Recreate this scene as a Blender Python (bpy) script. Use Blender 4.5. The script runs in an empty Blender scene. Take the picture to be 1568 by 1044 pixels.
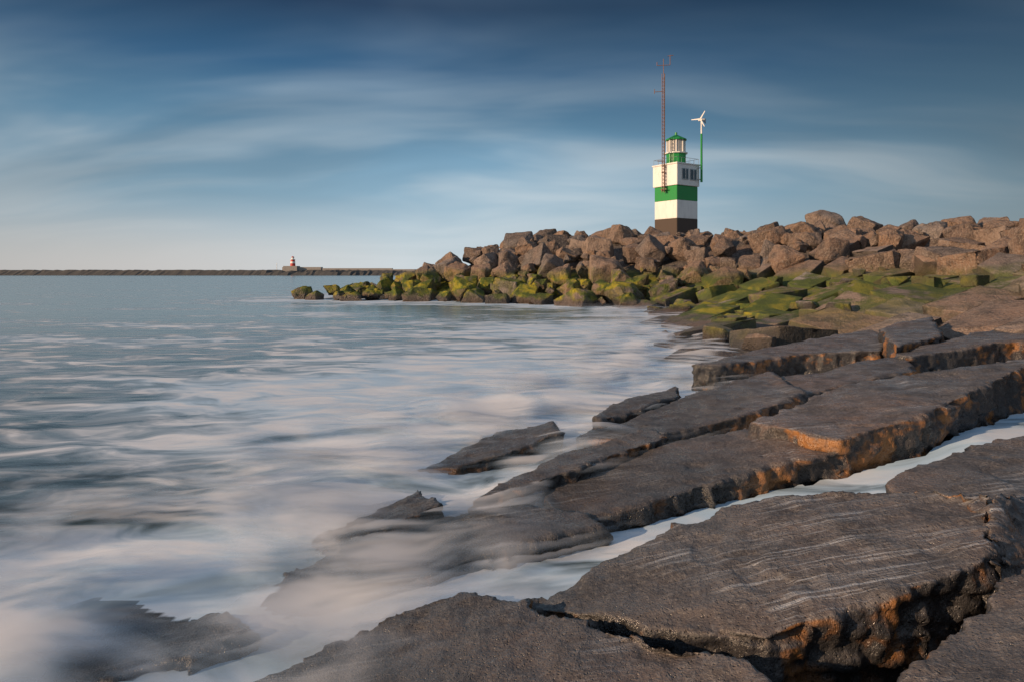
import bpy, bmesh, math, random
import numpy as np
from mathutils import Vector, Matrix, noise
from mathutils.bvhtree import BVHTree
random.seed(7); rng=np.random.default_rng(7)
scene=bpy.context.scene
scene.view_settings.view_transform='Standard'
scene.view_settings.look='None'
scene.view_settings.exposure=0
CAMH=2.4
# ------------------------------------------------------------------ helpers
def link(o): scene.collection.objects.link(o); return o
class NT:
    def __init__(s,tree): s.t=tree; s.n=tree.nodes; s.l=tree.links
    def node(s,ty,**k):
        n=s.n.new(ty)
        for a,b in k.items(): setattr(n,a,b)
        return n
    def set(s,sock,v):
        if isinstance(v,bpy.types.NodeSocket): s.l.new(v,sock)
        elif v is not None:
            if isinstance(v,(tuple,list)) and sock.type=='RGBA' and len(v)==3: v=(*v,1)
            sock.default_value=v
    def math(s,op,a,b=None,c=None,clamp=False):
        n=s.node('ShaderNodeMath',operation=op,use_clamp=clamp)
        s.set(n.inputs[0],a); s.set(n.inputs[1],b); s.set(n.inputs[2],c); return n.outputs[0]
    def mix(s,f,a,b,bt='MIX'):
        n=s.node('ShaderNodeMix',data_type='RGBA',blend_type=bt)
        s.set(n.inputs[0],f); s.set(n.inputs[6],a); s.set(n.inputs[7],b); return n.outputs[2]
    def rng(s,v,a,b,c=0.,d=1.,smooth=True):
        n=s.node('ShaderNodeMapRange',interpolation_type='SMOOTHSTEP' if smooth else 'LINEAR')
        s.set(n.inputs[0],v); 
        for i,x in enumerate((a,b,c,d)): s.set(n.inputs[i+1],x)
        return n.outputs[0]
    def noise(s,vec,scale,detail=4,rough=.5,dist=0,out=0):
        n=s.node('ShaderNodeTexNoise'); s.set(n.inputs['Vector'],vec); n.inputs['Scale'].default_value=scale
        n.inputs['Detail'].default_value=detail; n.inputs['Roughness'].default_value=rough; n.inputs['Distortion'].default_value=dist
        return n.outputs[out]
    def mapping(s,vec,loc=(0,0,0),rot=(0,0,0),sc=(1,1,1)):
        n=s.node('ShaderNodeMapping'); s.set(n.inputs[0],vec); n.inputs[1].default_value=loc; n.inputs[2].default_value=rot; n.inputs[3].default_value=sc; return n.outputs[0]
    def vmath(s,op,a,b):
        n=s.node('ShaderNodeVectorMath',operation=op); s.set(n.inputs[0],a); s.set(n.inputs[1],b); return n.outputs[0]
    def sep(s,v):
        n=s.node('ShaderNodeSeparateXYZ'); s.set(n.inputs[0],v); return n.outputs
    def comb(s,x,y,z):
        n=s.node('ShaderNodeCombineXYZ'); s.set(n.inputs[0],x); s.set(n.inputs[1],y); s.set(n.inputs[2],z); return n.outputs[0]
    def ramp(s,f,pts):
        n=s.node('ShaderNodeValToRGB'); s.set(n.inputs[0],f); e=n.color_ramp.elements
        while len(e)<len(pts): e.new(.5)
        for i,(p,c) in enumerate(pts): e[i].position=p; e[i].color=(*c,1)
        return n.outputs[0]
def newmat(name):
    m=bpy.data.materials.new(name); m.use_nodes=True; m.node_tree.nodes.clear(); t=NT(m.node_tree)
    out=t.node('ShaderNodeOutputMaterial'); b=t.node('ShaderNodeBsdfPrincipled'); t.l.new(b.outputs[0],out.inputs[0])
    return m,t,b,out
def paint(name,col,rough=.5,dirt=.25,metal=0):
    m,t,b,o=newmat(name); g=t.node('ShaderNodeNewGeometry')
    p=t.mapping(g.outputs['Position'],sc=(1,1,.25))
    n=t.noise(p,2.2,6,.65); f=t.rng(n,.42,.75,0,dirt)
    t.set(b.inputs['Base Color'],t.mix(f,col,tuple(c*.4+.03*k for c,k in zip(col,(1.3,1,.7)))))
    b.inputs['Roughness'].default_value=rough; b.inputs['Metallic'].default_value=metal
    return m
# ------------------------------------------------------------------ terrain functions
SHORE=np.array([(-9,-12),(-3.6,-1),(-1.9,4.6),(-1.5,5.8),(-.2,8.3),(1.2,10.8),(4.7,17.7),(6.5,24.6),(9.3,38),(8.6,46),(4,51),(-5,57),(-15,59),(-19.5,62.5),(-13,80),(10,100),(60,112),(150,70),(150,-40),(0,-40)],float)
def shore_d(x,y):
    x=np.atleast_1d(np.asarray(x,float)); y=np.atleast_1d(np.asarray(y,float))
    best=np.full(x.shape,1e9); ins=np.zeros(x.shape,bool); n=len(SHORE)
    for i in range(n):
        ax,ay=SHORE[i]; bx,by=SHORE[(i+1)%n]; dx,dy=bx-ax,by-ay
        t=np.clip(((x-ax)*dx+(y-ay)*dy)/(dx*dx+dy*dy),0,1)
        best=np.minimum(best,np.hypot(x-ax-t*dx,y-ay-t*dy))
        c=((ay>y)!=(by>y)); 
        with np.errstate(divide='ignore',invalid='ignore'):
            xi=(bx-ax)*(y-ay)/(by-ay if by!=ay else 1e-9)+ax
        ins^=(c&(x<xi))
    return np.where(ins,best,-best)
def sstep(a,b,x): t=np.clip((x-a)/(b-a),0,1); return t*t*(3-2*t)
def H(x,y):
    d=shore_d(x,y); y=np.atleast_1d(np.asarray(y,float)); x=np.atleast_1d(np.asarray(x,float))
    p=np.interp(d,[-10,0,5,10,20,28,100],[-2.5,0,.8,1.6,4.0,6.6,6.6])
    q=np.minimum((.22+.21*sstep(-12,1,x))*d,6.4); g=sstep(42,57,y)
    return p*(1-g)+q*g
def H1(x,y): return float(H(x,y)[0])
# ------------------------------------------------------------------ rock materials
def rock_mat(name,kind):
    near=kind=='near'; mid=kind=='mid'
    m,t,b,o=newmat(name); g=t.node('ShaderNodeNewGeometry'); P=g.outputs['Position']; pz=t.sep(P); nz=t.sep(g.outputs['Normal'])[2]
    n1=t.noise(P,.45 if near else .33,2,.6); n2=t.noise(P,3.0 if near else 1.6,4,.7); n3=t.noise(P,34 if near else (14 if mid else 8),3,.75)
    if near:
        c=t.ramp(n1,[(.3,(.085,.086,.091)),(.5,(.13,.113,.105)),(.7,(.175,.12,.092))])
    else:
        tn=t.node('ShaderNodeAttribute',attribute_name='tone').outputs['Fac']
        c=t.ramp(tn,[(0,(.10,.09,.088)),(.25,(.29,.195,.14)),(.5,(.175,.16,.156)),(.75,(.37,.235,.155)),(1,(.30,.27,.255))])
        c=t.mix(t.rng(n1,.4,.65,0,.35),c,(.28,.155,.095))
    c=t.mix(t.rng(n2,.42,.66,0,.72),c,(.045,.04,.039) if near else (.055,.043,.038))
    c=t.mix(t.rng(n3,.45,.72,0,.55),c,(.26,.24,.225) if near else (.46,.39,.33))
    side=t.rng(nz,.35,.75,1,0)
    bh=t.math('ADD',t.math('MULTIPLY',n3,.6),n2)
    if mid: c=t.mix(t.math('MULTIPLY',side,.75),c,(.028,.026,.025))  # block sides darkened in the colour, as crevice shade
    if near:
        v=t.node('ShaderNodeTexVoronoi'); t.set(v.inputs['Vector'],P); v.inputs['Scale'].default_value=42
        spk=t.rng(v.outputs['Distance'],.0,.30,1,0)
        c=t.mix(t.math('MULTIPLY',spk,.6),c,(.03,.025,.022))
        bh=t.math('SUBTRACT',bh,t.math('MULTIPLY',spk,.35))
        sunlit_rust=t.math('MULTIPLY',side,t.rng(t.noise(P,1.7,4,.7),.50,.62))  # orange patches on rusty side faces, warm sunlight put into the colour
        c=t.mix(t.math('MULTIPLY',side,.82),c,(.024,.025,.028))  # side faces painted near black, standing in for shade
        c=t.mix(t.math('MULTIPLY',sunlit_rust,.85),c,(.34,.15,.045))
        c=t.mix(t.math('MULTIPLY',t.rng(n3,.66,.74),t.rng(n1,.42,.6,0,.7)),c,(.42,.36,.30))
        sp=t.mapping(P,rot=(0,0,math.radians(-12)),sc=(.7,20,1))
        s1=t.rng(t.noise(sp,1.6,4,.65,.8),.50,.68); s2=t.rng(t.noise(P,.8,2,.6),.46,.61)
        st=t.math('MULTIPLY',t.math('MULTIPLY',s1,s2),t.rng(nz,.7,.9,0,.6))
        c=t.mix(st,c,(.50,.53,.57))
    wet=t.rng(t.math('ADD',pz[2],t.math('MULTIPLY',n2,.5)),.45 if near else .5,.95 if near else 1.2,1,0)
    c=t.mix(t.math('MULTIPLY',wet,.55),c,(.026,.027,.028))
    if not near:
        zb=t.math('ADD',pz[2],t.math('MULTIPLY',n2,.8))
        band=t.math('MULTIPLY',t.rng(zb,.65,1.1),t.rng(t.math('ADD',pz[2],t.math('MULTIPLY',n1,1.6)),2.8,3.8,1,0))
        band=t.math('MULTIPLY',band,t.rng(pz[1],17,29))
        patch=t.rng(t.math('ADD',n1,t.math('MULTIPLY',n2,.75)),.65,.86)
        mm=t.math('MULTIPLY',t.math('MULTIPLY',band,patch),t.rng(nz,-.3,.4,.4,1))
        mc=t.ramp(t.noise(P,.9,3,.65),[(.35,(.04,.06,.012)),(.5,(.11,.15,.014)),(.62,(.42,.35,.02))])
        mc=t.mix(t.rng(pz[0],6,15,0,.7),mc,(.07,.095,.02))
        c=t.mix(mm,c,mc)
    t.set(b.inputs['Base Color'],c)
    t.set(b.inputs['Roughness'],t.rng(wet,0,1,.75,.35) if not near else t.rng(n2,.35,.62,.16,.5))
    bp=t.node('ShaderNodeBump'); t.set(bp.inputs['Height'],bh); bp.inputs['Strength'].default_value=1; bp.inputs['Distance'].default_value=.024 if near else (.15 if mid else .42)
    t.l.new(bp.outputs[0],b.inputs['Normal'])
    return m
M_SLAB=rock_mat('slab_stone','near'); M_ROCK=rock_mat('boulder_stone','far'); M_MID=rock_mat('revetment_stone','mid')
# ------------------------------------------------------------------ ground
def grid_mesh(name,xs,ys,Z,keep=None):
    nx,ny=len(xs),len(ys); X,Y=np.meshgrid(xs,ys)
    co=np.stack([X.ravel(),Y.ravel(),Z.ravel()],1)
    i=np.arange(nx*ny).reshape(ny,nx); f=np.stack([i[:-1,:-1],i[:-1,1:],i[1:,1:],i[1:,:-1]],-1).reshape(-1,4)
    idx=None
    if keep is not None:
        f=f[keep[f].any(1)]; idx=np.unique(f); mp=np.zeros(nx*ny,int); mp[idx]=np.arange(len(idx)); f=mp[f]; co=co[idx]
    me=bpy.data.meshes.new(name); me.vertices.add(len(co)); me.vertices.foreach_set('co',co.ravel())
    me.loops.add(f.size); me.loops.foreach_set('vertex_index',f.ravel()); me.polygons.add(len(f))
    me.polygons.foreach_set('loop_start',np.arange(0,f.size,4)); me.polygons.foreach_set('loop_total',np.full(len(f),4)); me.update(); me.validate()
    me.polygons.foreach_set('use_smooth',np.ones(len(f),bool))
    return me,co,idx
xs=np.concatenate([[-6000,-1500,-400,-120],np.arange(-60,150,1.0),[200,500,1500,6000]]); ys=np.concatenate([[-1500,-300,-80],np.arange(-30,125,1.0),[200,700,2500,7000]])
X,Y=np.meshgrid(xs,ys)
Z=H(X.ravel(),Y.ravel())-1.0
Z=np.maximum(Z,-4)
me,_,_=grid_mesh('ground',xs,ys,Z)
ground=link(bpy.data.objects.new('ground',me)); me.materials.append(M_ROCK)
# ------------------------------------------------------------------ foreground slabs
def on_plane(px,py,pl):
    """sight line (bearing, dip) intersected with the slab's real plane z=a+bx+cy"""
    u=(px-784)/1045; v=(py-418)/1045; a,b,c=pl
    t=(CAMH-a)/(v+b*u+c); return Vector((u*t,t,a+b*u*t+c*t))
def at_z(px,py,z):
    u=(px-784)/1045; v=(py-418)/1045; t=(CAMH-z)/v; return Vector((u*t,t,z))
rock_objs=[]
def slab(pts,thick=.7,vox=.03,rough=1.0,seed=0,mat=None,name='stone_slab'):
    bm=bmesh.new(); n=len(pts); c=sum(pts,Vector())/n
    top=[bm.verts.new(p) for p in pts]
    bot=[bm.verts.new(Vector((c.x+(p.x-c.x)*1.0,c.y+(p.y-c.y)*.97,p.z-thick))) for p in pts]
    bm.faces.new(top); bm.faces.new(bot[::-1])
    for i in range(n): bm.faces.new((top[i],bot[i],bot[(i+1)%n],top[(i+1)%n]))
    bmesh.ops.recalc_face_normals(bm,faces=bm.faces)
    bmesh.ops.triangulate(bm,faces=bm.faces)
    me=bpy.data.meshes.new('t'); bm.to_mesh(me); bm.free()
    o=link(bpy.data.objects.new('t',me))
    r=o.modifiers.new('r','REMESH'); r.mode='VOXEL'; r.voxel_size=vox
    s=o.modifiers.new('s','SMOOTH'); s.iterations=1; s.factor=.6
    dg=bpy.context.evaluated_depsgraph_get(); m2=bpy.data.meshes.new_from_object(o.evaluated_get(dg))
    bpy.data.objects.remove(o)
    N=len(m2.vertices); co=np.empty(N*3); m2.vertices.foreach_get('co',co); co=co.reshape(-1,3)
    no=np.empty(N*3); m2.vertex_normals.foreach_get('vector',no); no=no.reshape(-1,3)
    off=Vector((seed*13.7,seed*5.1,seed*3.3)); d=np.empty(N)
    for i in range(N):
        p=Vector(co[i]); s_=1-min(1,abs(no[i,2]))
        a=noise.noise(p*1.1+off)*.055+noise.noise(p*3+off)*.015
        b_=noise.fractal(p*6+off,.7,2.1,4)*(.009+.045*s_)
        w=noise.noise(Vector((p.x*2.2,p.y*8,p.z*8))+off)*.007
        k=noise.cell(Vector((p.x*3.1,p.y*3.1,p.z*6))+off)*.05*s_
        fl=noise.fractal(p*1.4+off*1.3,.9,2.2,3); sp_=-.014*min(1,max(0,(fl-.38)*12))
        d[i]=(a+b_+w+k+sp_*(1-s_))*rough
    co+=no*d[:,None]; m2.vertices.foreach_set('co',co.ravel()); m2.update()
    m2.polygons.foreach_set('use_smooth',np.ones(len(m2.polygons),bool))
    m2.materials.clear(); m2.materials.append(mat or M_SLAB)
    ob=link(bpy.data.objects.new(name,m2)); m2.name=name; rock_objs.append(ob); return ob
SL=[
 ([(250,1110),(380,1044),(545,962),(640,925),(715,906),(800,918),(850,936),(1000,970),(1150,1000),(1192,1050),(1230,1250),(300,1300)],(.45,.2,0),.8,.022),
 ([(808,916),(880,882),(1020,822),(1110,776),(1190,757),(1380,745),(1522,748),(1508,852),(1420,890),(1300,925),(1175,975),(1100,965),(900,940),(830,930)],(.35,.22,0),.8,.022),
 ([(1350,738),(1400,705),(1480,682),(1568,662),(1800,640),(1800,790),(1540,765),(1380,765)],(.5,.12,0),.6,.03),
 ([(1150,648),(1240,606),(1330,582),(1480,562),(1568,548),(1800,520),(1700,545),(1568,560),(1480,603),(1400,640),(1285,668),(1230,662)],(.4,.13,0),.75,.035),
 ([(830,755),(900,722),(1020,682),(1150,650),(1240,650),(1302,690),(1180,712),(1080,740),(980,776),(915,792),(850,790)],(.22,.14,0),.7,.03),
 ([(400,930),(440,880),(510,842),(620,797),(800,774),(900,786),(927,802),(800,835),(700,862),(600,897),(520,928),(430,950)],(.27,.12,0),.7,.028),
 ([(-150,1060),(0,1000),(150,940),(350,935),(387,958),(300,1000),(140,1048),(-50,1110)],(.53,.20,0),.7,.03),
 ([(880,672),(940,648),(1060,600),(1180,570),(1236,600),(1140,636),(1020,662),(940,672)],(.2,.11,0),.6,.04),
 ([(640,720),(760,662),(846,640),(858,660),(780,690),(700,715)],(.28,.2,0.0),.6,.04),
 ([(905,638),(960,610),(1036,590),(1042,604),(985,624),(920,642)],(.24,.09,0),.6,.04),
 ([(480,822),(540,790),(640,746),(682,764),(600,800),(520,828)],(.50,.2,0),.6,.035),
 ([(720,765),(780,730),(860,692),(1000,652),(1026,664),(900,708),(800,744)],(.36,.12,0),.6,.03),
 ([(1060,560),(1180,530),(1330,503),(1362,514),(1350,535),(1225,541),(1100,560)],(.3,.07,0),.8,.05),
 ([(1190,578),(1290,560),(1385,540),(1400,566),(1300,588),(1232,602)],(.25,.09,0),.6,.05),
 ([(1345,500),(1428,484),(1442,512),(1372,530)],(.6,.07,0),.8,.06),
 ([(1370,542),(1440,520),(1568,497),(1760,470),(1760,505),(1530,525),(1395,545)],(.4,.08,0),.8,.05),
]
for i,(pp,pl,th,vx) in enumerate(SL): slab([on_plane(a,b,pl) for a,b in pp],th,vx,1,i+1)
slab([at_z(1524,750,1.0),at_z(1700,790,.7),at_z(1700,900,.55),at_z(1509,853,.9)],.7,.025,1.3,31)
slab([at_z(1375,1052,.82),at_z(1460,976,.86),at_z(1570,872,.95),at_z(1750,800,1.1),at_z(2100,1000,1.15),at_z(1900,1350,1.1),at_z(1290,1350,.8)],.8,.022,1,32)
slab([Vector((-2.5,1.6,.15)),Vector((.9,2.0,.62)),Vector((1.0,-1.6,.7)),Vector((-2.6,-1.5,.2))],.8,.05,1,33)
slab([Vector((1.2,1.9,.8)),Vector((4.4,2.2,1.2)),Vector((4.4,-1.2,1.2)),Vector((1.2,-1.4,.8))],.8,.05,1,34)
# ------------------------------------------------------------------ block templates
def template(kind,seed):
    r=random.Random(seed); pts=[]
    if kind=='slab':
        for sx in(-1,1):
            for sy in(-1,1):
                e=r.uniform(.75,1)
                for sz in(-1,1): pts.append(Vector((sx*r.uniform(.82,1)*e,sy*r.uniform(.8,1),sz*r.uniform(.7,1))))
        pts.append(Vector((r.choice((-1,1))*1.1,r.uniform(-.5,.5),r.uniform(-.5,.8))))
    else:
        for sx in(-1,1):
            for sy in(-1,1):
                for sz in(-1,1): pts.append(Vector((sx,sy,sz))*r.uniform(.5,.95))
        for _ in range(7):
            v=Vector((r.gauss(0,1),r.gauss(0,1),r.gauss(0,1))).normalized()*r.uniform(.95,1.3); pts.append(v)
    bm=bmesh.new(); vs=[bm.verts.new(p) for p in pts]
    g=bmesh.ops.convex_hull(bm,input=vs); bmesh.ops.delete(bm,geom=[v for v in bm.verts if not v.link_faces],context='VERTS')
    bmesh.ops.dissolve_limit(bm,angle_limit=math.radians(12),verts=bm.verts,edges=bm.edges)
    bmesh.ops.bevel(bm,geom=list(bm.edges),offset=.07 if kind!='slab' else .03,segments=2,profile=.6,affect='EDGES')
    bmesh.ops.triangulate(bm,faces=bm.faces)
    for _ in range(3):
        le=[e for e in bm.edges if e.calc_length()>(.2 if kind!='slab' else .14)]
        if le: bmesh.ops.subdivide_edges(bm,edges=le,cuts=1,use_grid_fill=False); bmesh.ops.triangulate(bm,faces=bm.faces)
    bm.verts.index_update(); V=np.array([v.co[:] for v in bm.verts]); F=np.array([[v.index for v in f.verts] for f in bm.faces]); bm.free(); return V,F
TB=[template('boulder',s) for s in range(14)]; TS=[template('slab',100+s) for s in range(12)]
def assemble(name,items,mat,disp=.16):
    Vs=[];Fs=[];T=[];off=0
    for (V,F),M in items:
        R=np.array(M); Vs.append(V@R[:3,:3].T+R[:3,3]); Fs.append(F+off); off+=len(V); T.append(np.full(len(V),random.random()))
    co=np.concatenate(Vs); f=np.concatenate(Fs); me=bpy.data.meshes.new(name)
    me.vertices.add(len(co)); me.vertices.foreach_set('co',co.ravel()); me.loops.add(f.size); me.loops.foreach_set('vertex_index',f.ravel())
    me.polygons.add(len(f)); me.polygons.foreach_set('loop_start',np.arange(0,f.size,3)); me.polygons.foreach_set('loop_total',np.full(len(f),3)); me.update()
    a=me.attributes.new('tone','FLOAT','POINT'); a.data.foreach_set('value',np.concatenate(T).astype(np.float32))
    me.materials.append(mat); o=link(bpy.data.objects.new(name,me))
    for k,(sz,st) in enumerate(((1.4,disp*1.5),(.4,disp*1.1))):
        tx=bpy.data.textures.new(name+str(k),'CLOUDS'); tx.noise_scale=sz; tx.noise_depth=3
        d=o.modifiers.new('d%d'%k,'DISPLACE'); d.texture=tx; d.texture_coords='GLOBAL'; d.strength=st; d.mid_level=.5
    dg=bpy.context.evaluated_depsgraph_get(); m2=bpy.data.meshes.new_from_object(o.evaluated_get(dg)); o.modifiers.clear(); o.data=m2; m2.name=name
    print(name,len(f)); rock_objs.append(o); return o
def poisson(n,xr,yr,rad,ok):
    pts=[]; 
    cand=np.stack([rng.uniform(*xr,n),rng.uniform(*yr,n)],1); dd=shore_d(cand[:,0],cand[:,1])
    for (x,y),d in zip(cand,dd):
        if not ok(x,y,d): continue
        r=rad(x,y,d)
        if all((x-a)**2+(y-b)**2>((r+c)*.5)**2 for a,b,c in pts): pts.append((x,y,r))
    return pts
def okb(x,y,d):
    if d<-.6 or d>31: return False
    if math.hypot(x-18.5,y-77)<4.2: return False
    if y<47: return d>14 and x<70
    return y<88
pb=poisson(10000,(-20,70),(2,88),lambda x,y,d:2.0 if y>47 else 2.3,okb)
items=[]
for x,y,r in pb:
    s=random.uniform(.68,1.08)*(1.0 if random.random()<.87 or x<0 else 1.3)
    h=H1(x,y); sink=float(sstep(3.5,6.0,h))*.9
    sink+=.75*float(sstep(12,15,x)*(1-sstep(26,30,x))*sstep(56,62,y)*sstep(5,6.3,h))
    if x<-8: s*=.8
    if y<47: sc=(s*1.6,s*1.2,s*.85); tl=.35; sink+=.25
    else: sc=(s*1.25,s*1.1,s*1.0); tl=.6
    rot=Matrix.Rotation(random.uniform(0,6.28),4,'Z')@Matrix.Rotation(random.uniform(-tl,tl),4,'X')@Matrix.Rotation(random.uniform(-tl,tl),4,'Y')
    z=h+random.uniform(-.15,.4)-sink
    items.append((random.choice(TB if y>47 or random.random()<.5 else TS),Matrix.Translation((x,y,z))@rot@Matrix.Diagonal((*sc,1))))
items.append((TB[3],Matrix.Translation((28.6,62,6.75))@Matrix.Diagonal((2.0,1.6,1.25,1))))
for _ in range(420):
    x=random.uniform(-17,45); y=random.uniform(47,80); d=float(shore_d(x,y)[0])
    if d<0 or d>26 or math.hypot(x-18.5,y-77)<4: continue
    h=H1(x,y); s=random.uniform(.25,.5)
    items.append((random.choice(TB),Matrix.Translation((x,y,h+.25-float(sstep(4,6.2,h))*.9))@Matrix.Rotation(random.uniform(0,6.28),4,'Z')@Matrix.Rotation(random.uniform(-1,1),4,'X')@Matrix.Diagonal((s*1.4,s,s,1))))
boulders=assemble('boulder_pile',items,M_ROCK)
# revetment: rows of long blocks laid obliquely down the slope to the sea
A=math.radians(28); E=Vector((math.cos(A),math.sin(A),0)); Fv=Vector((-E.y,E.x,0)); items=[]
q=-14.0
while q<46:
    p=-6+random.uniform(0,3); wrow=random.uniform(1.5,2.8); rowz=random.uniform(-.3,.3); roll=random.gauss(.06,.10)
    while p<60:
        ln=random.uniform(1.8,4.6); c=E*(p+ln/2)+Fv*(q+wrow/2); p+=ln+random.uniform(.1,.5)
        x,y=c.x,c.y
        d=float(shore_d(x,y)[0])
        if d<-1.6 or d>16.5 or y>50 or x<0: continue
        if not ((y>17.5) or (x>9.5 and y>15.5) or (x>9 and y>10.8)): continue
        if random.random()<.05: continue
        h=H1(x,y); tilt=math.atan2(H1(x+E.x,y+E.y)-H1(x-E.x,y-E.y),2)+random.gauss(.04,.10)
        M=Matrix.Translation((x,y,h-.42+rowz+random.uniform(-.25,.3)))@Matrix.Rotation(A+random.gauss(0,.13),4,'Z')@Matrix.Rotation(-tilt,4,'Y')@Matrix.Rotation(roll+random.gauss(0,.12),4,'X')@Matrix.Diagonal((ln*.52,wrow*.48,random.uniform(.6,.8),1))
        items.append((random.choice(TS),M))
        if random.random()<.5:
            s=random.uniform(.2,.45); qx=x+random.uniform(-2,2); qy=y+random.uniform(-1,1)
            if qy>18: items.append((random.choice(TB),Matrix.Translation((qx,qy,H1(qx,qy)+.22))@Matrix.Rotation(random.uniform(0,6.28),4,'Z')@Matrix.Diagonal((s*1.5,s,s*.8,1))))
    q+=wrow+random.uniform(.15,.45)
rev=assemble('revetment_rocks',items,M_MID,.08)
# ------------------------------------------------------------------ sea
def grow(a,b,step,lim,f):
    L=[a]; s=step
    while abs(L[-1]-a)<lim: s*=f; L.append(L[-1]+(s if b>0 else -s))
    return L
xd=np.arange(-5,6.5,.06); xs=np.array(sorted(grow(-5.06,-1,.06,6000,1.055)+list(xd)+list(np.arange(6.6,12,.15))+grow(12,1,.15,6000,1.055)))
yd=np.arange(3.2,12,.06); ys=np.array(sorted(grow(3.14,-1,.08,300,1.2)+list(yd)+grow(12,1,.06,7000,1.028)))
X,Y=np.meshgrid(xs,ys); x=X.ravel(); y=Y.ravel(); d=shore_d(x,y)
near=1-sstep(11,17,y)
dd=np.clip(d,0,5); W=(.02*dd+.020*dd*dd)*near+.07*sstep(-4,.5,d)*near
W=np.where((d>6.5),W-(d-6.5)*.8,W)
W-=1.0*sstep(1.2,1.8,x)*(1-sstep(4.2,4.6,y))
W=np.maximum(W,-1.5)
act=(d>-9)&(d<12)&(y<75)&(y>0)
nz=np.zeros(len(x))
for i in np.nonzero((d>-12)&(d<8)&(y<30)&(y>0))[0]:
    nz[i]=noise.fractal(Vector((x[i]*.6,y[i]*.9,3)),1,2,2)
W=W+nz*.03*sstep(-8,0,d)
me,_,_=grid_mesh('sea',xs,ys,W)
allv=[];allf=[];off=0
for o in rock_objs+[ground]:
    m=o.data; n=len(m.vertices); c=np.empty(n*3); m.vertices.foreach_get('co',c); allv.append(c.reshape(-1,3))
    m.calc_loop_triangles(); tt=np.empty(len(m.loop_triangles)*3,int); m.loop_triangles.foreach_get('vertices',tt); allf.append(tt.reshape(-1,3)+off); off+=n
AV=np.concatenate(allv); AF=np.concatenate(allf)
bvh=BVHTree.FromPolygons(AV.tolist(),AF.tolist())
depth=np.full(len(x),3.0)
dn=Vector((0,0,-1))
for i in np.nonzero(act)[0]:
    h=bvh.ray_cast(Vector((x[i],y[i],12)),dn)
    if h[0] is not None: depth[i]=W[i]-h[0].z
def put_attrs(me,dep,sh):
    for nm,arr in (('depth',dep),('shore',sh)):
        a=me.attributes.new(nm,'FLOAT','POINT'); a.data.foreach_set('value',arr.astype(np.float32))
put_attrs(me,depth,d)
sea=link(bpy.data.objects.new('sea',me))
m,t,b,o=newmat('sea_water')
g=t.node('ShaderNodeNewGeometry'); P=g.outputs['Position']; py=t.sep(P)[1]
at=t.node('ShaderNodeAttribute',attribute_name='depth'); D=at.outputs['Fac']
as_=t.node('ShaderNodeAttribute',attribute_name='shore'); S=as_.outputs['Fac']
wv=t.noise(t.mapping(P,sc=(.12,.2,0)),1,2,.5,out=1)
Pw=t.vmath('ADD',P,t.vmath('MULTIPLY',t.vmath('SUBTRACT',wv,(.5,.5,.5)),(7,7,0)))
n1=t.noise(t.mapping(Pw,rot=(0,0,.35),sc=(.10,.24,0)),1,3,.5)
wv2=t.noise(t.mapping(P,sc=(.6,.8,0)),1,1,.5,out=1)
Pn=t.vmath('ADD',P,t.vmath('MULTIPLY',t.vmath('SUBTRACT',wv2,(.5,.5,.5)),(1.8,1.8,0)))
n2=t.noise(t.mapping(Pn,rot=(0,0,-.7),sc=(.6,1.4,0)),1,4,.60)
n3=t.noise(t.mapping(Pn,rot=(0,0,-.5),sc=(.9,2.6,0)),1,3,.5)
f=t.math('ADD',t.math('MULTIPLY',n1,1.6),t.math('MULTIPLY',n2,1.5))
f=t.math('ADD',f,t.rng(S,-10,-1,-.18,.24,False))
chan=t.rng(S,.3,2.5)
f=t.math('ADD',f,t.math('MULTIPLY',chan,t.math('SUBTRACT',t.math('MULTIPLY',n3,1.4),.56)))
f=t.math('ADD',f,t.rng(S,-45,-12,-.1,0,False))
f=t.math('ADD',f,t.math('MULTIPLY',t.rng(py,8,15,0,.26),t.rng(py,24,42,1,0)))
f=t.math('ADD',f,t.rng(D,.02,.3,.12,0))
foam=t.rng(f,1.32,1.88)
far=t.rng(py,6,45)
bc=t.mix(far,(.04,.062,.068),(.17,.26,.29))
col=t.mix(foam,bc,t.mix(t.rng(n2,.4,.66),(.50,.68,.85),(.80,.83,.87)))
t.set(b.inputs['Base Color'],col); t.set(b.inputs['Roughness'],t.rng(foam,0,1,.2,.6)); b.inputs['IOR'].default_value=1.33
bp=t.node('ShaderNodeBump'); t.set(bp.inputs['Height'],t.noise(t.mapping(P,sc=(.6,1.6,0)),1,2,.5)); bp.inputs['Strength'].default_value=.2; bp.inputs['Distance'].default_value=.2
t.l.new(bp.outputs[0],b.inputs['Normal'])
tr=t.node('ShaderNodeBsdfTransparent'); mx=t.node('ShaderNodeMixShader')
al=t.rng(D,-.01,.2); t.set(mx.inputs[0],al); t.l.new(tr.outputs[0],mx.inputs[1]); t.l.new(b.outputs[0],mx.inputs[2]); t.l.new(mx.outputs[0],o.inputs[0])
me.materials.append(m)
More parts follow.
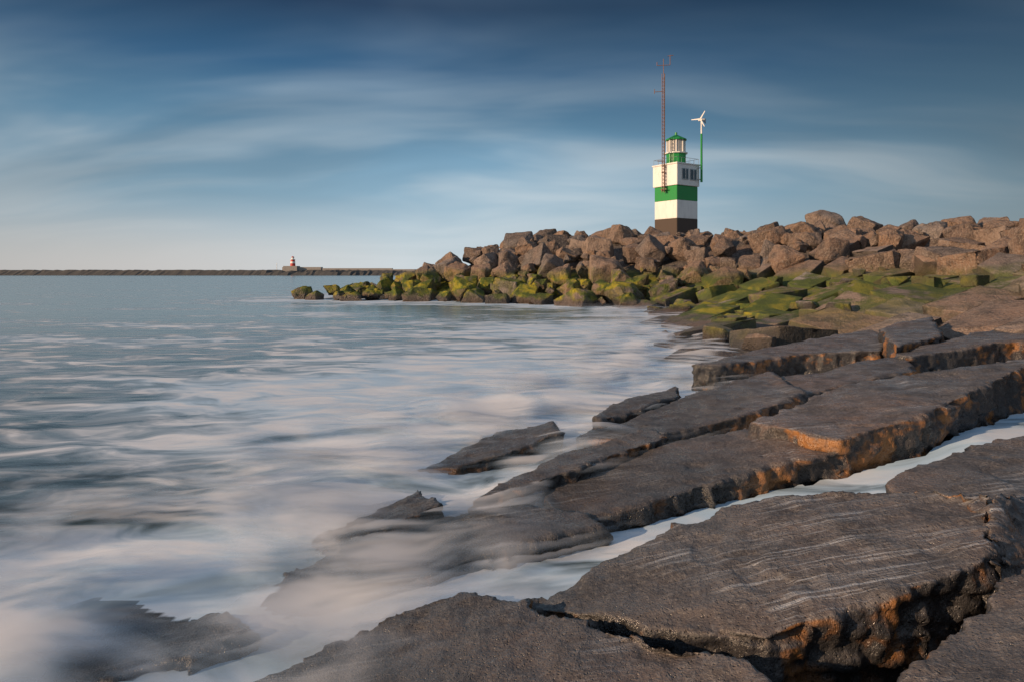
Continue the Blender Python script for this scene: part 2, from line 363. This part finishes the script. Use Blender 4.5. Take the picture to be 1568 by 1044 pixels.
# drifting spray hanging over the wash: thin layers close above the surface
m,t,b,o=newmat('sea_spray')
t.n.remove(b); df=t.node('ShaderNodeBsdfDiffuse'); g=t.node('ShaderNodeNewGeometry'); P=g.outputs['Position']
D=t.node('ShaderNodeAttribute',attribute_name='depth').outputs['Fac']; S=t.node('ShaderNodeAttribute',attribute_name='shore').outputs['Fac']
nn=t.noise(t.mapping(P,rot=(0,0,-.5),sc=(.7,1.3,.6)),1,3,.5,.5)
den=t.math('MULTIPLY',t.rng(nn,.41,.64,0,.55),t.rng(D,0,.14))
den=t.math('MULTIPLY',den,t.rng(S,-5,-1.5)); 
t.set(df.inputs[0],t.mix(t.rng(nn,.42,.62),(.52,.69,.86),(.82,.84,.88)))
tr=t.node('ShaderNodeBsdfTransparent'); mx=t.node('ShaderNodeMixShader'); t.set(mx.inputs[0],den); t.l.new(tr.outputs[0],mx.inputs[1]); t.l.new(df.outputs[0],mx.inputs[2]); t.l.new(mx.outputs[0],o.inputs[0])
MS=m
spray=link(bpy.data.objects.new('sea_spray',None))
for k in range(3):
    hh=.07+.09*k; keep=(d>-5.3)&(d<3.2-.4*k)&(y<50)&(y>2.5)
    lift=hh*(1+.4*nz)
    me2,_,idx=grid_mesh('layer_%d'%(k+1),xs,ys,W+lift,keep)
    fade=np.clip((3.1-.4*k-d)/1.8,0,1)*np.clip((49-y)/8,0,1)
    dep=(depth+lift)[idx]; put_attrs(me2,np.minimum(dep,.14*fade[idx]),d[idx]); me2.materials.append(MS)
    o2=link(bpy.data.objects.new('layer_%d'%(k+1),me2)); o2.parent=spray
# ------------------------------------------------------------------ generic parts
def part(name,bm,mat,parent,loc=(0,0,0),rot=(0,0,0),smooth=False):
    me=bpy.data.meshes.new(name); bmesh.ops.recalc_face_normals(bm,faces=bm.faces); bm.to_mesh(me); bm.free(); me.materials.append(mat)
    if smooth:
        for p in me.polygons: p.use_smooth=True
    o=link(bpy.data.objects.new(name,me)); o.parent=parent; o.location=loc; o.rotation_euler=rot; return o
def box(name,sx,sy,z0,z1,mat,parent,loc=(0,0,0),taper=1,bev=.03,rot=(0,0,0)):
    bm=bmesh.new(); bmesh.ops.create_cube(bm,size=1)
    for v in bm.verts:
        k=taper if v.co.z>0 else 1; v.co=Vector((v.co.x*sx*k,v.co.y*sy*k,z0 if v.co.z<0 else z1))
    if bev: bmesh.ops.bevel(bm,geom=list(bm.edges),offset=bev,segments=2,affect='EDGES')
    return part(name,bm,mat,parent,loc,rot)
def cyl(name,r1,r2,z0,z1,mat,parent,loc=(0,0,0),seg=16,smooth=False,rot=(0,0,0)):
    bm=bmesh.new(); bmesh.ops.create_cone(bm,cap_ends=True,segments=seg,radius1=r1,radius2=max(r2,.001),depth=z1-z0)
    for v in bm.verts: v.co.z+=(z0+z1)/2
    return part(name,bm,mat,parent,loc,rot,smooth)
def rods(name,segs,r,mat,parent,loc=(0,0,0),sides=6):
    bm=bmesh.new()
    for a,b_ in segs:
        a=Vector(a); b_=Vector(b_); L=(b_-a).length; q=(b_-a).to_track_quat('Z','Y').to_matrix().to_4x4()
        bmesh.ops.create_cone(bm,cap_ends=True,segments=sides,radius1=r,radius2=r,depth=L,matrix=Matrix.Translation((a+b_)/2)@q)
    return part(name,bm,mat,parent,loc)
def empty(name,loc,rz=0):
    e=link(bpy.data.objects.new(name,None)); e.location=loc; e.rotation_euler=(0,0,rz); return e
W_=paint('white_paint',(.80,.79,.76),.5,.3); G_=paint('green_paint',(.01,.25,.05),.45,.2); DK=paint('dark_brick',(.075,.055,.045),.8,.4)
GL,t,b,o=newmat('window_glass'); b.inputs['Base Color'].default_value=(.03,.04,.05,1); b.inputs['Roughness'].default_value=.08
STL=paint('mast_steel',(.24,.14,.11),.5,.4,.3); GR=paint('grey_steel',(.35,.36,.37),.4,.2,.5); RD=paint('red_paint',(.5,.04,.03),.5,.2)
LG,t,b,o=newmat('lantern_glass'); b.inputs['Base Color'].default_value=(.60,.56,.50,1); b.inputs['Roughness'].default_value=.15; b.inputs['Transmission Weight'].default_value=.25
CN=paint('concrete',(.32,.30,.28),.85,.5)
BZ=6.9; RZ=math.radians(34)
L=empty('lighthouse',(18.5,77,BZ),RZ)
s=3.35
box('base_band',s,s,-1.6,1.5,DK,L); box('lower_white_band',s-.01,s-.01,1.503,3.5,W_,L); box('green_band',s,s,3.503,5.1,G_,L)
box('upper_room',s+.28,s+.28,5.13,7.45,W_,L,(.0,0,0)); box('room_ledge',s+.45,s+.45,7.453,7.6,W_,L)
for i,xx in enumerate((-.55,.75)):
    box('window_frame_%d'%(i+1),1.02,.1,5.75,7.0,GR,L,(xx,-(s+.28)/2-.02,0),bev=.01)
    box('window_pane_%d'%(i+1),.84,.06,5.84,6.91,GL,L,(xx,-(s+.28)/2-.06,0),bev=0)
    box('window_bar_%d'%(i+1),.05,.05,5.84,6.91,W_,L,(xx,-(s+.28)/2-.1,0),bev=0)
cyl('lantern_base',1.1,1.1,7.603,8.85,G_,L,seg=12); cyl('gallery_deck',1.3,1.3,8.853,8.97,W_,L,seg=12)
cyl('lantern_room',.95,.95,8.973,10.35,LG,L,seg=12)
seg=[]
for k in range(8):
    a=k*math.pi/4; c_,s_=1.0*math.cos(a),1.0*math.sin(a); seg.append(((c_,s_,8.97),(c_,s_,10.4)))
rods('lantern_mullions',seg,.06,W_,L)
cyl('roof_eave',1.2,1.15,10.38,10.52,G_,L,seg=12); cyl('roof_cone',1.12,.2,10.523,11.0,G_,L,seg=12); cyl('roof_vent',.14,.14,11.0,11.3,G_,L,seg=8)
seg=[]
for k in range(4):
    a=k*math.pi/2+math.pi/4
    for j in range(5):
        q0=Vector((math.cos(a),math.sin(a),0))*2.45; q1=Vector((math.cos(a+math.pi/2),math.sin(a+math.pi/2),0))*2.45; q=q0.lerp(q1,j/5)
        seg.append((q+Vector((0,0,7.6)),q+Vector((0,0,8.2))))
    for hh in (8.2,): seg.append((q0+Vector((0,0,hh)),q1+Vector((0,0,hh))))
rods('roof_railing',seg,.02,GR,L,sides=4)
mx_,my_=-s/2-.42,-.1; seg=[]; z0,z1=4.4,17.6; legs=[Vector((mx_+.17*math.cos(a),my_+.17*math.sin(a),0)) for a in (0,2.09,4.19)]
for l in legs: seg.append((l+Vector((0,0,z0)),l+Vector((0,0,z1))))
rods('mast_legs',seg,.04,STL,L); seg=[]; z=z0;k=0
while z<z1-.4:
    for i in range(3): seg.append((legs[i]+Vector((0,0,z)),legs[(i+1)%3]+Vector((0,0,z+.4))))
    z+=.4
rods('mast_bracing',seg,.02,STL,L,sides=4)
rods('mast_brackets',[((mx_-.3,my_,zz),(-s/2+.05,my_,zz)) for zz in (4.6,5.0,6.6,7.3)]+[((mx_,my_-.45,4.75),(mx_,my_+.45,4.75))],.06,STL,L)
c=Vector((mx_,my_,0))
rods('mast_top',[(c+Vector((0,0,17.6)),c+Vector((0,0,19.2))),(c+Vector((-.5,.5,18.5)),c+Vector((.5,-.5,18.5))),(c+Vector((.5,-.5,18.5)),c+Vector((.5,-.5,19.6))),(c+Vector((.3,-.3,19.5)),c+Vector((.75,-.75,19.55))),(c+Vector((-.5,.5,18.5)),c+Vector((-.5,.5,18.9))),(c+Vector((-.7,.7,15.6)),c+Vector((0,0,15.6))),(c+Vector((-.7,.7,15.4)),c+Vector((-.7,.7,15.9))),(c+Vector((-.5,.5,7.9)),c+Vector((0,0,7.9)))],.04,STL,L)
Tt=empty('wind_turbine',(21.15,76.2,BZ))
cyl('pole_lower',.13,.11,5.6,11.0,G_,Tt,seg=10); cyl('pole_upper',.09,.08,11.003,12.4,W_,Tt,seg=10)
rods('pole_brackets',[((-1.2,.3,zz),(0,0,zz)) for zz in (5.9,7.2)],.06,GR,Tt)
cyl('nacelle',.13,.1,-.35,.45,W_,Tt,loc=(0,0,12.55),rot=(math.pi/2,0,.6),seg=10)
bm=bmesh.new()
hub=Vector((-.25,-.4,12.55)); ax=Vector((.53,.85,0)).normalized(); up=Vector((0,0,1)); rt=ax.cross(up)
for k in range(3):
    a=k*2.094+.55; dv=up*math.cos(a)+rt*math.sin(a); sd=ax.cross(dv)
    q=[hub+sd*.08,hub-sd*.08,hub+dv*1.0-sd*.03,hub+dv*1.0+sd*.04]; 
    a_=[bm.verts.new(p+ax*.02) for p in q]; b_=[bm.verts.new(p-ax*.02) for p in q]
    bm.faces.new(a_); bm.faces.new(b_[::-1])
    for i in range(4): bm.faces.new((a_[i],b_[i],b_[(i+1)%4],a_[(i+1)%4]))
part('blades',bm,GR,Tt)
bm=bmesh.new(); q=[Vector((.25,.5,12.55)),Vector((.75,1.1,12.35)),Vector((.75,1.1,12.95))]; a_=[bm.verts.new(p) for p in q]; b_=[bm.verts.new(p+Vector((.04,-.03,0))) for p in q]; bm.faces.new(a_); bm.faces.new(b_[::-1])
for i in range(3): bm.faces.new((a_[i],b_[i],b_[(i+1)%3],a_[(i+1)%3]))
part('tail_vane',bm,GR,Tt)
# ------------------------------------------------------------------ far breakwater with its red light
def strip(name,x0,x1,y0,wid,h,mat,jit,step):
    bm=bmesh.new(); prev=None; x=x0
    while x<=x1:
        jj=lambda a:random.uniform(-a,a)
        row=[(y0-wid,-1),(y0-wid*.45,h*.55+jj(jit)),(y0-wid*.22,h+jj(jit)),(y0+wid*.22,h+jj(jit)),(y0+wid,-1)]
        vs=[bm.verts.new((x+jj(step*.2),a,b)) for a,b in row]
        if prev:
            for i in range(4): bm.faces.new((prev[i],vs[i],vs[i+1],prev[i+1]))
        prev=vs; x+=step
    me=bpy.data.meshes.new(name); bm.to_mesh(me); bm.free(); me.materials.append(mat); return link(bpy.data.objects.new(name,me))
FR=paint('far_rock',(.08,.08,.08),.9,.5)
strip('distant_breakwater',-1600,-95,600,14,4.6,FR,.45,2.5)
strip('distant_breakwater_rocks',-215,-60,590,12,3.6,FR,1.2,2.2)
Wl=empty('breakwater_wall',(-150,600,0)); box('parapet',90,5,3.5,6.3,CN,Wl); box('parapet_step',34,6,3.5,7.3,CN,Wl,(-34,0,0)); box('parapet_end',22,7,3.0,5.4,CN,Wl,(54,0,0)); box('pier_head_block',12,9,3,8.2,CN,Wl,(-43,-2,0))
R=empty('red_lighthouse',(-192,598,7.6))
cyl('tower_lower',2.3,2.1,0,3,RD,R,seg=16); cyl('tower_white_band',2.1,2.0,3.003,4.6,W_,R,seg=16); cyl('tower_upper',2.0,1.7,4.603,6.2,RD,R,seg=16); cyl('gallery',2.3,2.3,6.203,6.5,W_,R,seg=16); cyl('lantern',1.1,1.1,6.503,8.2,W_,R,seg=12); cyl('roof',1.5,.2,8.203,9.3,RD,R,seg=12)
cyl('beacon_pole',.22,.15,-3,3.5,GR,R,loc=(-14,0,0),seg=8)
# ------------------------------------------------------------------ camera
cd=bpy.data.cameras.new('camera'); cam=link(bpy.data.objects.new('camera',cd)); cam.location=(0,0,CAMH); cam.rotation_euler=(math.pi/2,0,0)
cd.lens=24; cd.sensor_width=36; cd.shift_y=-104/1568; cd.clip_end=20000; cd.clip_start=.05; scene.camera=cam
# ------------------------------------------------------------------ light
sd=Vector((-.87,-.40,.27)).normalized()
sl=bpy.data.lights.new('sun','SUN'); sl.energy=5.0; sl.angle=math.radians(.8); sl.color=(1,.68,.42)
so=link(bpy.data.objects.new('sun',sl)); so.rotation_euler=sd.to_track_quat('Z','Y').to_euler()
w=bpy.data.worlds.new('World'); scene.world=w; w.use_nodes=True; w.node_tree.nodes.clear(); t=NT(w.node_tree)
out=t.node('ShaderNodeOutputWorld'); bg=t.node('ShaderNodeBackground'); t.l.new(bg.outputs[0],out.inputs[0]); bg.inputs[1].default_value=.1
sky=t.node('ShaderNodeTexSky',sky_type='NISHITA',sun_disc=False); sky.sun_elevation=math.asin(sd.z); sky.sun_rotation=math.atan2(sd.x,sd.y)%(2*math.pi)
tc=t.node('ShaderNodeTexCoord'); Dv=tc.outputs['Generated']; dx,dy,dz=t.sep(Dv)
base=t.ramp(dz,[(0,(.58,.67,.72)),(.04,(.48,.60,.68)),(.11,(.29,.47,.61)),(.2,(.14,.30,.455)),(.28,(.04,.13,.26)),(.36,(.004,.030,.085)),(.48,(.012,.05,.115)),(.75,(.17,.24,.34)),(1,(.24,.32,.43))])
hor=t.math('MAXIMUM',dz,0.0); den=t.math('ADD',hor,.2)
cp=t.comb(t.math('DIVIDE',dx,den),t.math('DIVIDE',dy,den),0)
wp=t.noise(cp,.6,1,.5,out=1); cpw=t.vmath('ADD',cp,t.vmath('MULTIPLY',wp,(1.2,1.2,0)))
cl=t.noise(t.mapping(cpw,loc=(1.3,.4,0),rot=(0,0,.5),sc=(.55,1.35,1)),1.0,4,.5)
cf=t.rng(cl,.38,.66,0,.85); 
c=t.mix(t.math('MULTIPLY',cf,t.rng(dz,.14,.36,1,.12)),base,(.56,.66,.73))
cl2=t.noise(t.mapping(cpw,loc=(4,2,0),rot=(0,0,.3),sc=(.45,1.1,1)),.9,3,.45)
c=t.mix(t.math('MULTIPLY',t.rng(cl2,.42,.64,0,.55),t.rng(dz,.04,.14)),c,t.mix(.5,base,(.02,.06,.11)))
wg=t.math('MULTIPLY',t.rng(dx,-.55,.1,1,0),t.rng(dz,.0,.11,1,0)); c=t.mix(t.math('MULTIPLY',wg,.5),c,(.86,.74,.66))
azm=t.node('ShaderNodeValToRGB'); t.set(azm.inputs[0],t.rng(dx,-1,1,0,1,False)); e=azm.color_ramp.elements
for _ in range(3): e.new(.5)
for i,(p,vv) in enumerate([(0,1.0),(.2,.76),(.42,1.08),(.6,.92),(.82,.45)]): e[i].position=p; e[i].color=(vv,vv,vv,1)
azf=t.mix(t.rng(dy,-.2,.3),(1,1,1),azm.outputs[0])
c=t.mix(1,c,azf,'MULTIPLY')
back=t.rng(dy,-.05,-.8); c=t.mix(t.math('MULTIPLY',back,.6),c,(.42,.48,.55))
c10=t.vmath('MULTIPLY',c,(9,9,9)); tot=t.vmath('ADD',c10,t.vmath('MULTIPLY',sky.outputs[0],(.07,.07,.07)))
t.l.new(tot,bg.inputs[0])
print('boulders',len(pb))
